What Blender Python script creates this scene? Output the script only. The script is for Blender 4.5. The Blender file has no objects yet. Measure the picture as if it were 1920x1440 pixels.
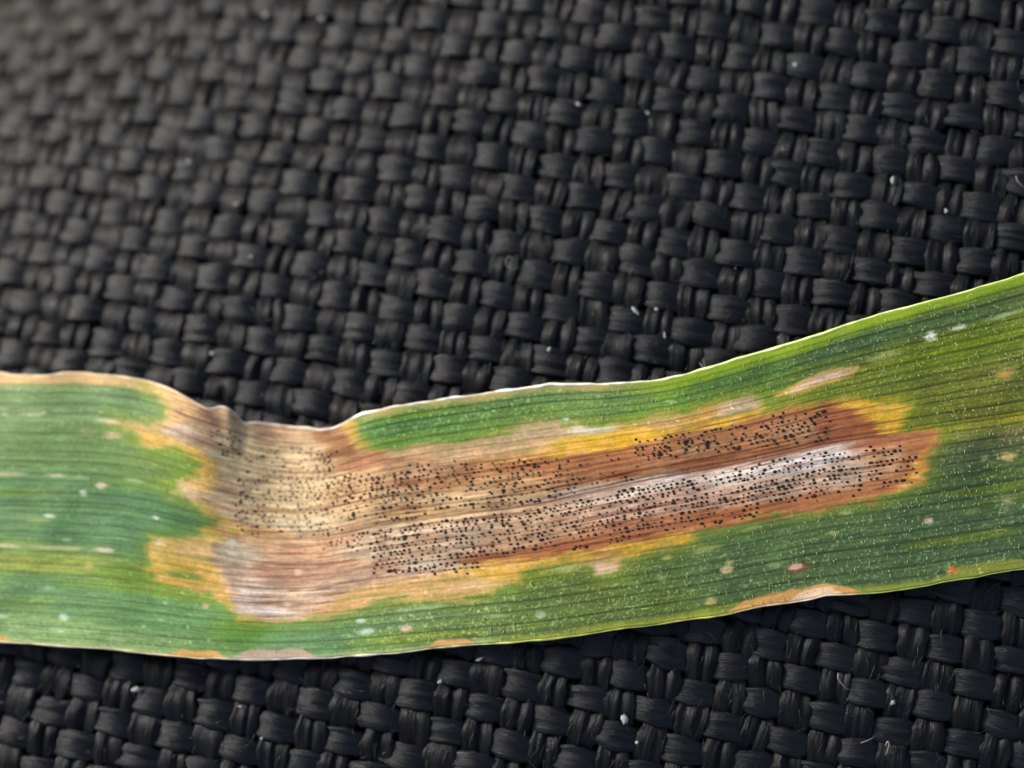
import bpy, math
import numpy as np
from mathutils import Matrix, Vector

rng = np.random.default_rng(7)
scene = bpy.context.scene
COL = scene.collection

# ------------------------------------------------------------------ camera
W, H = 1920.0, 1440.0                      # photograph pixels, used for directions only
HFOV = math.radians(31.0)
DIST = 0.100                               # 10 cm from lens to fabric
cdir = np.array([math.sin(math.radians(8)), -math.sin(math.radians(12)), 0.0])
cdir[2] = math.sqrt(1 - cdir[0]**2 - cdir[1]**2)
CAM = cdir * DIST
FWD = -cdir
RIGHT = np.cross(FWD, [0, 1, 0]); RIGHT /= np.linalg.norm(RIGHT)
UP = np.cross(RIGHT, FWD)
cam = bpy.data.cameras.new('camera')
cam.sensor_width = 36.0
cam.lens = 18.0 / math.tan(HFOV / 2)
cam.clip_start = 0.005
cam.clip_end = 20.0
cam.dof.use_dof = True
cam.dof.focus_distance = 0.0962
cam.dof.aperture_fstop = 15.0
cam_ob = bpy.data.objects.new('camera', cam)
COL.objects.link(cam_ob)
cam_ob.matrix_world = Matrix(((RIGHT[0], UP[0], -FWD[0], CAM[0]),
                              (RIGHT[1], UP[1], -FWD[1], CAM[1]),
                              (RIGHT[2], UP[2], -FWD[2], CAM[2]), (0, 0, 0, 1)))
scene.camera = cam_ob

# ------------------------------------------------------------------ sky, sun, exposure
SUN_EL, SUN_AZ = math.radians(28), math.radians(150)     # azimuth counter-clockwise from +X
world = bpy.data.worlds.new('World')
scene.world = world
world.use_nodes = True
wn = world.node_tree.nodes
bg = wn['Background']
sky = wn.new('ShaderNodeTexSky')
sky.sky_type = 'NISHITA'
sky.sun_disc = False
sky.sun_elevation = SUN_EL
sky.sun_rotation = math.pi / 2 - SUN_AZ
sky.dust_density = 3.0
world.node_tree.links.new(sky.outputs[0], bg.inputs[0])
bg.inputs[1].default_value = 0.10
sun = bpy.data.lights.new('sun', 'SUN')
sun.energy = 2.2
sun.angle = math.radians(15)
sun.color = (1.0, 0.99, 0.98)
sun_ob = bpy.data.objects.new('sun', sun)
COL.objects.link(sun_ob)
sd = Vector((math.cos(SUN_EL) * math.cos(SUN_AZ), math.cos(SUN_EL) * math.sin(SUN_AZ), math.sin(SUN_EL)))
sun_ob.rotation_euler = sd.to_track_quat('Z', 'Y').to_euler()
sun_ob.location = sd * 0.5
scene.view_settings.view_transform = 'Standard'
scene.view_settings.look = 'None'
scene.view_settings.gamma = 1.0
scene.view_settings.exposure = 1.27


# ------------------------------------------------------------------ helpers
def at(px, py, z=0.0):
    """world point where the ray of a photo pixel meets the height z"""
    px, py, z = np.broadcast_arrays(np.asarray(px, float), np.asarray(py, float), np.asarray(z, float))
    k = 2 * math.tan(HFOV / 2) / W
    d = FWD + ((px - W / 2) * k)[..., None] * RIGHT - ((py - H / 2) * k)[..., None] * UP
    t = (z - CAM[2]) / d[..., 2]
    return CAM + d * t[..., None]


PX = 2 * math.tan(HFOV / 2) * DIST / W      # metres per photo pixel in the middle


def lin(c):
    c = np.asarray(c, float)
    return np.where(c <= 0.04045, c / 12.92, ((np.maximum(c, 0) + 0.055) / 1.055) ** 2.4)


def smooth(a, b, x):
    t = np.clip((x - a) / (b - a), 0, 1)
    return t * t * (3 - 2 * t)


class Noise:
    def __init__(self, seed):
        self.t = np.random.default_rng(seed).random((256, 256))

    def __call__(self, x, y):
        xi, yi = np.floor(x).astype(int), np.floor(y).astype(int)
        fx, fy = x - xi, y - yi
        fx = fx * fx * (3 - 2 * fx); fy = fy * fy * (3 - 2 * fy)
        T = self.t
        a = T[yi & 255, xi & 255]; b = T[yi & 255, (xi + 1) & 255]
        c = T[(yi + 1) & 255, xi & 255]; d = T[(yi + 1) & 255, (xi + 1) & 255]
        return (a * (1 - fx) + b * fx) * (1 - fy) + (c * (1 - fx) + d * fx) * fy

    def fbm(self, x, y, o=3):
        s, n, a = 0, 0, 1.0
        for _ in range(o):
            s = s + a * self(x, y); n += a; a *= .5
            x = x * 2.03 + 17.1; y = y * 2.03 + 5.7
        return s / n


N1, N2, N3, N4 = Noise(1), Noise(2), Noise(3), Noise(4)


def mesh_object(name, verts, faces, mat, parent=None, flat=False):
    """verts (n,3); faces (m,k) int array or list of those"""
    if not isinstance(faces, list):
        faces = [faces]
    me = bpy.data.meshes.new(name)
    me.vertices.add(len(verts))
    me.vertices.foreach_set('co', np.asarray(verts, np.float32).ravel())
    loops = np.concatenate([f.ravel() for f in faces])
    tot = np.concatenate([np.full(len(f), f.shape[1]) for f in faces])
    me.loops.add(len(loops))
    me.loops.foreach_set('vertex_index', loops.astype(np.int32))
    me.polygons.add(len(tot))
    me.polygons.foreach_set('loop_start', (np.cumsum(tot) - tot).astype(np.int32))
    me.polygons.foreach_set('use_smooth', np.full(len(tot), not flat))
    me.update(calc_edges=True)
    me.validate()
    if mat:
        me.materials.append(mat)
    ob = bpy.data.objects.new(name, me)
    COL.objects.link(ob)
    ob.parent = parent
    return ob


def attr(ob, name, kind, data):
    a = ob.data.attributes.new(name, kind, 'POINT')
    key = 'color' if kind == 'FLOAT_COLOR' else ('vector' if kind == 'FLOAT_VECTOR' else 'value')
    a.data.foreach_set(key, np.asarray(data, np.float32).ravel())


def grid_faces(nr, nc, wrap=False):
    """quads of a grid of nr rows x nc columns (columns wrap if asked)"""
    c = nc if wrap else nc - 1
    r, k = np.meshgrid(np.arange(nr - 1), np.arange(c), indexing='ij')
    r = r.ravel(); k = k.ravel(); k2 = (k + 1) % nc
    return np.stack([r * nc + k, r * nc + k2, (r + 1) * nc + k2, (r + 1) * nc + k], 1)


def nodes_of(name):
    m = bpy.data.materials.new(name)
    m.use_nodes = True
    nt = m.node_tree
    return m, nt, nt.nodes, nt.nodes['Principled BSDF']


# ------------------------------------------------------------------ materials
def yarn_material(name, base, rough, spec):
    m, nt, nd, p = nodes_of(name)
    at_ = nd.new('ShaderNodeAttribute'); at_.attribute_name = 'yarn'      # across, along, random (in pitches)
    mp = nd.new('ShaderNodeVectorMath'); mp.operation = 'MULTIPLY'
    mp.inputs[1].default_value = (15, .5, 9)
    nt.links.new(at_.outputs['Vector'], mp.inputs[0])
    n = nd.new('ShaderNodeTexNoise'); n.inputs['Scale'].default_value = 1.0; n.inputs['Detail'].default_value = 4
    n.inputs['Roughness'].default_value = .65
    nt.links.new(mp.outputs[0], n.inputs['Vector'])
    b = nd.new('ShaderNodeBump'); b.inputs['Strength'].default_value = 0.58
    b.inputs['Distance'].default_value = 0.00010
    nt.links.new(n.outputs['Fac'], b.inputs['Height'])
    nt.links.new(b.outputs[0], p.inputs['Normal'])
    mp2 = nd.new('ShaderNodeVectorMath'); mp2.operation = 'MULTIPLY'
    mp2.inputs[1].default_value = (5, 1.1, 3)
    nt.links.new(at_.outputs['Vector'], mp2.inputs[0])
    n2 = nd.new('ShaderNodeTexNoise'); n2.inputs['Scale'].default_value = 1.0; n2.inputs['Detail'].default_value = 3
    nt.links.new(mp2.outputs[0], n2.inputs['Vector'])
    cr = nd.new('ShaderNodeValToRGB')
    cr.color_ramp.elements[0].position = .3; cr.color_ramp.elements[1].position = .72
    cr.color_ramp.elements[0].color = (base[0] * .55, base[1] * .55, base[2] * .6, 1)
    cr.color_ramp.elements[1].color = (base[0] * 1.6, base[1] * 1.55, base[2] * 1.45, 1)
    nt.links.new(n2.outputs['Fac'], cr.inputs[0])
    nt.links.new(cr.outputs[0], p.inputs['Base Color'])
    rr = nd.new('ShaderNodeMapRange')
    rr.inputs['From Min'].default_value = .3; rr.inputs['From Max'].default_value = .7
    rr.inputs['To Min'].default_value = rough - .06; rr.inputs['To Max'].default_value = rough + .24
    nt.links.new(n2.outputs['Fac'], rr.inputs['Value'])
    nt.links.new(rr.outputs[0], p.inputs['Roughness'])
    p.inputs['Specular IOR Level'].default_value = spec
    return m


M_WEFT = yarn_material('weft_nylon', (.0055, .0056, .0062), .27, .205)
M_WARP = yarn_material('warp_nylon', (.0040, .0040, .0044), .28, .125)


def plain(name, col, rough=.6, spec=.4):
    m, nt, nd, p = nodes_of(name)
    n = nd.new('ShaderNodeTexNoise'); n.inputs['Scale'].default_value = 2500
    tc = nd.new('ShaderNodeTexCoord'); nt.links.new(tc.outputs['Object'], n.inputs['Vector'])
    cr = nd.new('ShaderNodeValToRGB')
    cr.color_ramp.elements[0].color = (col[0] * .7, col[1] * .7, col[2] * .7, 1)
    cr.color_ramp.elements[1].color = (min(1, col[0] * 1.25), min(1, col[1] * 1.25), min(1, col[2] * 1.25), 1)
    nt.links.new(n.outputs['Fac'], cr.inputs[0]); nt.links.new(cr.outputs[0], p.inputs['Base Color'])
    p.inputs['Roughness'].default_value = rough
    p.inputs['Specular IOR Level'].default_value = spec
    return m


M_BACK = plain('fabric_backing', (.008, .008, .009), .8, .2)
M_FUZZ = plain('loose_filament', (.022, .021, .021), .3, .5)
M_LINT = plain('pale_lint', (.24, .24, .23), .7, .3)
M_GREYLINT = plain('grey_lint', (.10, .10, .10), .5, .4)
M_DOT = plain('black_fruiting_body', (.022, .016, .012), .8, .12)
M_HAIR = plain('leaf_hair', (.26, .34, .15), .5, .3)


def leaf_material():
    m, nt, nd, p = nodes_of('leaf_tissue')
    a = nd.new('ShaderNodeAttribute'); a.attribute_name = 'leaf_colour'
    t = nd.new('ShaderNodeAttribute'); t.attribute_name = 'tissue'       # along (px), across (veins), dead share
    sp = nd.new('ShaderNodeSeparateXYZ'); nt.links.new(t.outputs['Vector'], sp.inputs[0])
    mp = nd.new('ShaderNodeVectorMath'); mp.operation = 'MULTIPLY'; mp.inputs[1].default_value = (.16, 3.2, 0)
    nt.links.new(t.outputs['Vector'], mp.inputs[0])
    n = nd.new('ShaderNodeTexNoise'); n.inputs['Scale'].default_value = 1; n.inputs['Detail'].default_value = 3
    nt.links.new(mp.outputs[0], n.inputs['Vector'])
    mr = nd.new('ShaderNodeMapRange')
    mr.inputs['From Min'].default_value = .25; mr.inputs['From Max'].default_value = .75
    mr.inputs['To Min'].default_value = .84; mr.inputs['To Max'].default_value = 1.16
    nt.links.new(n.outputs['Fac'], mr.inputs['Value'])
    vm = nd.new('ShaderNodeVectorMath'); vm.operation = 'SCALE'
    nt.links.new(a.outputs['Color'], vm.inputs[0]); nt.links.new(mr.outputs[0], vm.inputs['Scale'])
    nt.links.new(vm.outputs[0], p.inputs['Base Color'])
    b = nd.new('ShaderNodeBump'); b.inputs['Strength'].default_value = .35; b.inputs['Distance'].default_value = .00004
    nt.links.new(n.outputs['Fac'], b.inputs['Height']); nt.links.new(b.outputs[0], p.inputs['Normal'])
    rr = nd.new('ShaderNodeMapRange'); rr.inputs['To Min'].default_value = .42; rr.inputs['To Max'].default_value = .68
    nt.links.new(sp.outputs['Z'], rr.inputs['Value']); nt.links.new(rr.outputs[0], p.inputs['Roughness'])
    p.inputs['Specular IOR Level'].default_value = .38
    tr = nd.new('ShaderNodeBsdfTranslucent'); nt.links.new(vm.outputs[0], tr.inputs['Color'])
    mx = nd.new('ShaderNodeMixShader'); mx.inputs[0].default_value = .14
    nt.links.new(p.outputs[0], mx.inputs[1]); nt.links.new(tr.outputs[0], mx.inputs[2])
    nt.links.new(mx.outputs[0], nd['Material Output'].inputs['Surface'])
    return m


M_LEAF = leaf_material()

# ------------------------------------------------------------------ the woven fabric
# lattice of the plain weave: world steps of one warp yarn (CA) and of one weft yarn (RB)
anch = np.array([(1566, 1244), (1676, 287), (331, 1365), (227, 300)], float)
aw = at(anch[:, 0], anch[:, 1])[:, :2]
ca = (at(990, 725) - at(931, 715))[:2]
rb = (at(954, 747) - at(965, 693))[:2]
for _ in range(4):
    B = np.stack([ca, rb], 1)
    ij = np.linalg.solve(B, (aw - aw[0]).T).T
    q = np.round(ij)
    for k in range(len(q)):                       # weft-over cells have even i + j
        if int(q[k].sum()) % 2:
            e = ij[k] - q[k]
            n = int(np.argmax(np.abs(e)))
            q[k, n] += 1 if e[n] > 0 else -1
    A = np.concatenate([q, np.ones((len(q), 1))], 1)
    sol = np.linalg.lstsq(A, aw, rcond=None)[0]
    ca, rb, org = sol[0], sol[1], sol[2]
PA, PB = np.linalg.norm(ca), np.linalg.norm(rb)
DA, DB = ca / PA, rb / PB
print('weave pitch mm', PA * 1e3, PB * 1e3, 'angles', np.degrees(np.arctan2(DA[1], DA[0])),
      np.degrees(np.arctan2(DB[1], DB[0])))
# yarn ranges that cover the frame and a margin round it
cr_ = at([-480, 2400, -480, 2400], [-400, -400, 1840, 1840])[:, :2]
ijc = np.linalg.solve(np.stack([ca, rb], 1), (cr_ - org).T).T
I0, I1 = int(ijc[:, 0].min()), int(ijc[:, 0].max()) + 1
J0, J1 = int(ijc[:, 1].min()), int(ijc[:, 1].max()) + 1
AMP = 0.00017


def sag(x, y):
    """gentle unevenness of the cloth"""
    q = (-x * .52 + y * .85) * 1000 - 12.5                      # mm from the crest of the cushion
    return 0.0002 * (N4(x * 60 + 30, y * 60 + 30) - .5) * 2 - q * q * np.where(q > 0, 1.05e-5, 2.6e-6)


def wave(u):
    """height of a yarn at crossing coordinate u (even crossing: over)"""
    c = np.cos(math.pi * u)
    return np.tanh(.6 * c) / math.tanh(.6)


RING_T, RING_B, SEG = 19, 3, 7
gx, gy = np.meshgrid(np.linspace(-.075, .075, 61), np.linspace(-.075, .075, 61), indexing='ij')
back = mesh_object('black_fabric', np.stack([gx, gy, sag(gx, gy) - .0006], -1).reshape(-1, 3),
                   grid_faces(61, 61)[:, ::-1], M_BACK)


def on_cloth(px, py, up):
    """point on the cloth seen at a photo pixel, raised by up"""
    z = np.asarray(up, float) + 0 * np.asarray(px, float)
    for _ in range(4):
        p = at(px, py, z)
        z = up + sag(p[..., 0], p[..., 1])
    return at(px, py, z)

back['kind'] = 'structure'
back['label'] = 'black plain-woven nylon fabric that the leaf lies on'


def yarn(kind, idx, seed):
    r = np.random.default_rng(seed)
    weft = kind == 'weft'
    a0, a1 = (I0, I1) if weft else (J0, J1)
    u = np.linspace(a0 - .5, a1 + .5, (a1 - a0 + 1) * SEG + 1)
    par = idx % 2
    d, e = (DA, DB) if weft else (DB, DA)
    pitch, cross = (PA, PB) if weft else (PB, PA)
    # centre line with small wandering
    wand = (N1(u * .55 + seed * 3.1, u * 0 + seed) - .5) * .22 + (N2(u * .13 + seed, u * 0 + 7.7) - .5) * .16
    z = AMP * (1.12 if weft else .95) * wave(u + par) * (1 if weft else -1)
    z = z + (N3(u * .8 + seed * 1.7, u * 0 + 3.3) - .5) * .00017
    over = .5 + .5 * wave(u + par) * (1 if weft else -1)
    hw = (.42 + .10 * over + (N2(u * .9 + seed * 2.3, u * 0 + 1.1) - .5) * .12) * cross
    th = .00023 if weft else .00021
    s = np.linspace(-1, 1, RING_T)
    prof = np.sqrt(np.maximum(1 - np.abs(s) ** 6, 0))
    nf = 9 if weft else 8
    ph = r.random() * 6
    U, S = np.meshgrid(u, s, indexing='ij')
    fil = np.abs(np.sin(math.pi * nf * .5 * (S + 1) + ph + 1.5 * (N1(U * .6 + seed, S * 2 + 9) - .5)))
    lump = N4(U * .7 + seed * 5, S * 2.2 + 4)
    h = th * prof[None, :] * (.80 + .22 * fil * (.4 + 1.2 * N3(S * 4.5 + seed * 3.7, U * .35)) + .85 * (lump - .5))
    tilt = (N1(u * .95 + seed * 4.1, u * 0 + 15) - .5) * 1.1          # every float lies a little askew
    h = h + th * .55 * S * tilt[:, None]
    if not weft:                                     # two plies with a slit between them
        sl = .08 + .22 * (N2(u * .45 + seed * 1.3, u * 0 + 2.2) - .5)
        wd = .10 + .10 * N3(u * .7 + seed, u * 0 + 6)
        dp = smooth(.25, .6, N1(u * .5 + seed * 2.9, u * 0 + 8))
        h = h - th * .95 * np.exp(-((S - sl[:, None]) / wd[:, None]) ** 2) * dp[:, None]
    ring_s = np.concatenate([s, np.linspace(.9, -.9, RING_B)])
    hh = np.concatenate([h, -th * .8 * np.sqrt(1 - np.linspace(.9, -.9, RING_B) ** 2)[None, :].repeat(len(u), 0)], 1)
    c0 = org + (rb if weft else ca) * idx
    cen = c0[None, :] + (ca if weft else rb)[None, :] * u[:, None] + e[None, :] * (wand * cross)[:, None]
    P = np.zeros((len(u), len(ring_s), 3))
    P[..., :2] = cen[:, None, :] + e[None, None, :] * (hw[:, None] * ring_s[None, :])[..., None]
    frz = (N3(u * 5.3 + seed * 1.9, u * 0)[:, None] - .5) * np.abs(ring_s[None, :]) ** 4 * .10 * np.sign(ring_s)[None, :]
    P[..., :2] += e[None, None, :] * (frz * cross)[..., None]
    P[..., 2] = z[:, None] + hh + sag(P[..., 0], P[..., 1])
    nr, nc = P.shape[:2]
    f = grid_faces(nr, nc, True)
    if not weft:
        f = f[:, ::-1]
    caps = np.array([np.arange(nc), (nr - 1) * nc + np.arange(nc)[::-1]])
    ob = mesh_object(kind + '_yarn', P.reshape(-1, 3), [f, caps], M_WEFT if weft else M_WARP, back)
    V = np.zeros((nr, nc, 3))
    V[..., 0] = ring_s[None, :]; V[..., 1] = u[:, None]; V[..., 2] = r.random() * 40
    attr(ob, 'yarn', 'FLOAT_VECTOR', V)


for j in range(J0, J1 + 1):
    yarn('weft', j, 1000 + j)
for i in range(I0, I1 + 1):
    yarn('warp', i, 2000 + i)


def fibre_mesh(paths, rad, sides=4):
    """tapering tubes along polylines; returns verts, faces"""
    vs, fs, base = [], [], 0
    for p, rr in zip(paths, rad):
        p = np.asarray(p, float); n = len(p)
        tg = np.gradient(p, axis=0); tg /= np.linalg.norm(tg, axis=1)[:, None] + 1e-12
        ref = np.array([0, 0, 1.]) if abs(tg[0, 2]) < .8 else np.array([1., 0, 0])
        a = np.cross(tg, ref); a /= np.linalg.norm(a, axis=1)[:, None] + 1e-12
        b = np.cross(tg, a)
        an = np.arange(sides) * 2 * math.pi / sides
        tp = rr * (1 - .7 * np.linspace(0, 1, n) ** 2)
        ring = p[:, None] + tp[:, None, None] * (np.cos(an)[None, :, None] * a[:, None] + np.sin(an)[None, :, None] * b[:, None])
        vs.append(ring.reshape(-1, 3))
        fs.append(grid_faces(n, sides, True) + base)
        base += n * sides
    return np.concatenate(vs), np.concatenate(fs)


# loose filament ends standing out of the yarns
paths, rads = [], []
for _ in range(4200):
    x, y = rng.uniform(-150, 2070), rng.uniform(-150, 1590)
    p0 = on_cloth(x, y, .00042)
    ij_ = np.linalg.solve(np.stack([ca, rb], 1), p0[:2] - org)
    along = DA if int(np.round(ij_).sum()) % 2 == 0 else DB       # lies with the yarn that is on top here
    ang = math.atan2(along[1], along[0]) + rng.normal(0, .16 if rng.random() < .9 else .9) + (math.pi if rng.random() < .5 else 0)
    L = rng.uniform(.25, 1.0) * 1e-3
    t = np.linspace(0, 1, 5)
    bend = rng.normal(0, .35)
    px_ = p0[0] + L * t * np.cos(ang + bend * t); py_ = p0[1] + L * t * np.sin(ang + bend * t)
    pz_ = p0[2] - .0001 + L * .22 * np.sin(t * math.pi * rng.uniform(.5, .95)) * rng.uniform(.1, 1)
    paths.append(np.stack([px_, py_, pz_], 1)); rads.append(rng.uniform(.007, .016) * 1e-3)
v, f = fibre_mesh(paths, rads, 3)
fz = mesh_object('loose_filaments', v, f, M_FUZZ, back)
fz['kind'] = 'stuff'

# ------------------------------------------------------------------ the leaf: outline (photo pixels)
TOP = np.array([(-420, 720), (-200, 706), (-60, 701), (0, 699), (40, 703), (90, 703), (125, 699), (160, 699), (200, 702), (260, 710),
                (300, 721), (340, 738), (372, 757), (388, 766), (399, 766), (410, 762), (424, 763), (436, 769), (444, 777), (452, 788), (460, 795), (468, 792), (490, 793),
                (530, 797), (565, 801), (600, 804), (625, 802), (645, 794), (663, 781), (680, 773), (740, 762), (800, 752),
                (900, 738), (980, 727), (1025, 720), (1100, 720), (1180, 718), (1240, 711), (1280, 703), (1347, 683),
                (1413, 663), (1480, 643), (1563, 617), (1647, 590), (1730, 568), (1813, 545), (1920, 513), (2050, 474), (2400, 390)], float)
BOT = np.array([(-420, 1190), (-200, 1196), (0, 1203), (67, 1208), (150, 1215), (217, 1218), (267, 1225), (333, 1232), (383, 1235),
                (483, 1237), (567, 1236), (640, 1232), (740, 1225), (823, 1215), (940, 1207), (1040, 1198), (1140, 1183),
                (1207, 1175), (1280, 1165), (1363, 1152), (1430, 1138), (1487, 1130), (1547, 1118), (1613, 1113),
                (1663, 1110), (1747, 1097), (1813, 1085), (1920, 1067), (2050, 1044), (2400, 975)], float)
MID = np.array([(-420, .49), (0, .488), (300, .483), (480, .49), (560, .485), (640, .474), (807, .472), (1000, .467), (1107, .433), (1207, .403),
                (1280, .400), (1413, .416), (1547, .420), (1613, .432), (1780, .451), (1920, .477), (2400, .48)], float)
fine = np.arange(-420, 2401, 1.0)


def curve(pts, w, n=60):
    y = np.interp(fine, pts[:, 0], pts[:, 1])
    k = np.exp(-.5 * (np.arange(-n, n + 1) / w) ** 2); k /= k.sum()
    return np.convolve(np.pad(y, n, 'reflect', reflect_type='odd'), k, 'valid')


TOPC, BOTC, MIDC = curve(TOP, 3), curve(BOT, 9), curve(MID, 25)
TOPS, BOTS = curve(TOP, 45, 150), curve(BOT, 60, 150)             # the veins ignore the small ripples of the margin
TOPC = TOPC + (N1(fine / 23, fine * 0 + 3) - .5) * 2.2
BOTC = BOTC + (N2(fine / 31, fine * 0 + 5) - .5) * 2.4
NV = 27
vein_v = (np.arange(1, NV) + rng.uniform(-.22, .22, NV - 1)) / NV
vein_s = rng.uniform(.45, 1.0, NV - 1)


def vcoord(x, t):
    m = np.interp(x, fine, MIDC)
    ty, by = np.interp(x, fine, TOPC), np.interp(x, fine, BOTC)
    ts, bs = np.interp(x, fine, TOPS), np.interp(x, fine, BOTS)
    t = (ty + (by - ty) * t - ts) / (bs - ts)
    return np.where(t < m, .5 * t / m, .5 + .5 * (t - m) / (1 - m))


def vein_field(x, v):
    """0..1, how much of a vein groove there is at this point"""
    k = np.clip(np.searchsorted(vein_v, v), 0, NV - 2)
    out = np.zeros_like(v)
    wob = (N3(x / 300, v * 40) - .5) * .004
    for q in (k - 1, k):
        q = np.clip(q, 0, NV - 2)
        out = np.maximum(out, vein_s[q] * np.exp(-((v + wob - vein_v[q]) / .0042) ** 2))
    return out


MM = 1e-3


def leaf_height(x, t):
    """height of the upper leaf surface above the cloth (m)"""
    g = lambda cx, w: np.exp(-((x - cx) / w) ** 2)
    z = LIFT + 0 * x
    z = z + .9 * smooth(700, -200, x)                                   # left end arches up
    z = z + .25 * smooth(1250, 2200, x)                                 # right end rises a little
    z = z + .55 * (1 - t) ** 2 * (1 - g(540, 150))                      # upper margin lifts
    z = z + .5 * g(370, 80) * smooth(.75, 0, t)                         # hump before the notch
    z = z - .42 * g(535, 110) * smooth(1.0, .1, t)                       # the shrunken waist
    z = z + .25 * g(690, 70) * smooth(.35, 0, t)
    z = z + .14 * g(430, 14) * smooth(.22, 0, t)
    z = z - .18 * g(455, 12) * smooth(.2, 0, t)
    m = np.interp(x, fine, MIDC)
    z = z - .15 * np.exp(-((t - m) / .045) ** 2) * (.5 + .5 * smooth(900, 1300, x))
    z = z + .18 * np.exp(-((t - m * .5) / .2) ** 2) * smooth(900, 1700, x)
    z = z - .15 * smooth(.55, 1, t) * smooth(1000, 1900, x)
    z = z + .30 * (N2.fbm(x / 210, t * 1.7 + 2) - .5) + .16 * (N1(x / 75, t * 5) - .5)
    return z * MM


LIFT = 0.0
_x, _t = np.meshgrid(np.linspace(-400, 2380, 300), np.linspace(0, 1, 60))
LIFT = .66 - leaf_height(_x, _t).min() / MM           # the lowest part presses lightly on the yarn tops


def leaf_point(x, t, up=0.0, relief=True):
    ty, by = np.interp(x, fine, TOPC), np.interp(x, fine, BOTC)
    py = ty + (by - ty) * t
    v = vcoord(x, t)
    w0 = at(x, py, 0.0)
    z = leaf_height(x, t) + sag(w0[..., 0], w0[..., 1])
    return py, v, z


# ---- colour of the tissue
def polygon_distance(poly, x, y):
    """signed distance in pixels, negative inside"""
    p = np.asarray(poly, float)
    d2 = np.full(x.shape, 1e12); ins = np.zeros(x.shape, bool)
    for a, b in zip(p, np.roll(p, -1, 0)):
        e = b - a
        wx, wy = x - a[0], y - a[1]
        h = np.clip((wx * e[0] + wy * e[1]) / (e @ e + 1e-9), 0, 1)
        d2 = np.minimum(d2, (wx - e[0] * h) ** 2 + (wy - e[1] * h) ** 2)
        c = ((a[1] <= y) & (b[1] > y)) | ((b[1] <= y) & (a[1] > y))
        if e[1] != 0:
            ins ^= c & (x < a[0] + (y - a[1]) / e[1] * e[0])
    return np.where(ins, -1, 1) * np.sqrt(d2)


P_CHLOROTIC = [(255, 640), (283, 727), (300, 743), (313, 763), (313, 783), (300, 796), (283, 799), (253, 793), (227, 790), (205, 788), (233, 801),
               (253, 813), (273, 830), (300, 838), (333, 840), (360, 853), (377, 870), (363, 890), (333, 903), (318, 923),
               (347, 937), (383, 957), (402, 977), (383, 993), (380, 1007), (333, 1010), (283, 1013), (280, 1040), (283, 1067),
               (293, 1087), (308, 1097), (350, 1106), (393, 1110), (410, 1123), (437, 1143), (450, 1157), (483, 1163), (533, 1162),
               (583, 1158), (633, 1153), (660, 1147), (707, 1130), (757, 1127), (823, 1123), (890, 1121), (927, 1107), (970, 1090),
               (973, 1073), (1023, 1057), (1075, 1052), (1110, 1060), (1130, 1078), (1160, 1070), (1167, 1050), (1223, 1032),
               (1280, 1023), (1300, 1017), (1313, 997), (1390, 981), (1447, 967), (1513, 957), (1580, 950), (1647, 930), (1713, 917),
               (1732, 902), (1743, 880), (1733, 857), (1758, 832), (1767, 808), (1755, 798), (1713, 808), (1680, 813), (1690, 790),
               (1707, 763), (1680, 757), (1630, 753), (1580, 747), (1530, 757), (1480, 768), (1427, 780), (1430, 750), (1413, 743),
               (1357, 750), (1300, 770), (1280, 777), (1233, 777), (1207, 790), (1140, 801), (1067, 797), (1047, 787), (1007, 793),
               (940, 810), (873, 826), (790, 837), (723, 845), (683, 837), (667, 813), (664, 790), (668, 765), (690, 640)]
P_NECROTIC = [(300, 640), (318, 745), (328, 770), (330, 797), (300, 806), (333, 825), (373, 842), (403, 868), (417, 907), (385, 916), (365, 930),
              (400, 958), (443, 980), (480, 995), (443, 1003), (408, 1018), (400, 1050), (417, 1083), (433, 1113), (443, 1147),
              (500, 1160), (567, 1157), (623, 1132), (640, 1102), (723, 1092), (807, 1084), (873, 1064), (923, 1053), (1007, 1043),
              (1107, 1030), (1173, 1020), (1280, 996), (1380, 974), (1480, 957), (1580, 944), (1630, 932), (1680, 917), (1710, 882),
              (1713, 863), (1745, 836), (1750, 812), (1697, 814), (1647, 817), (1643, 797), (1613, 780), (1573, 762), (1553, 755),
              (1480, 771), (1413, 784), (1373, 793), (1313, 803), (1280, 809), (1257, 819), (1173, 838), (1090, 852), (1040, 858),
              (973, 860), (873, 868), (790, 858), (720, 853), (673, 842), (648, 820), (640, 800), (650, 640)]
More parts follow.
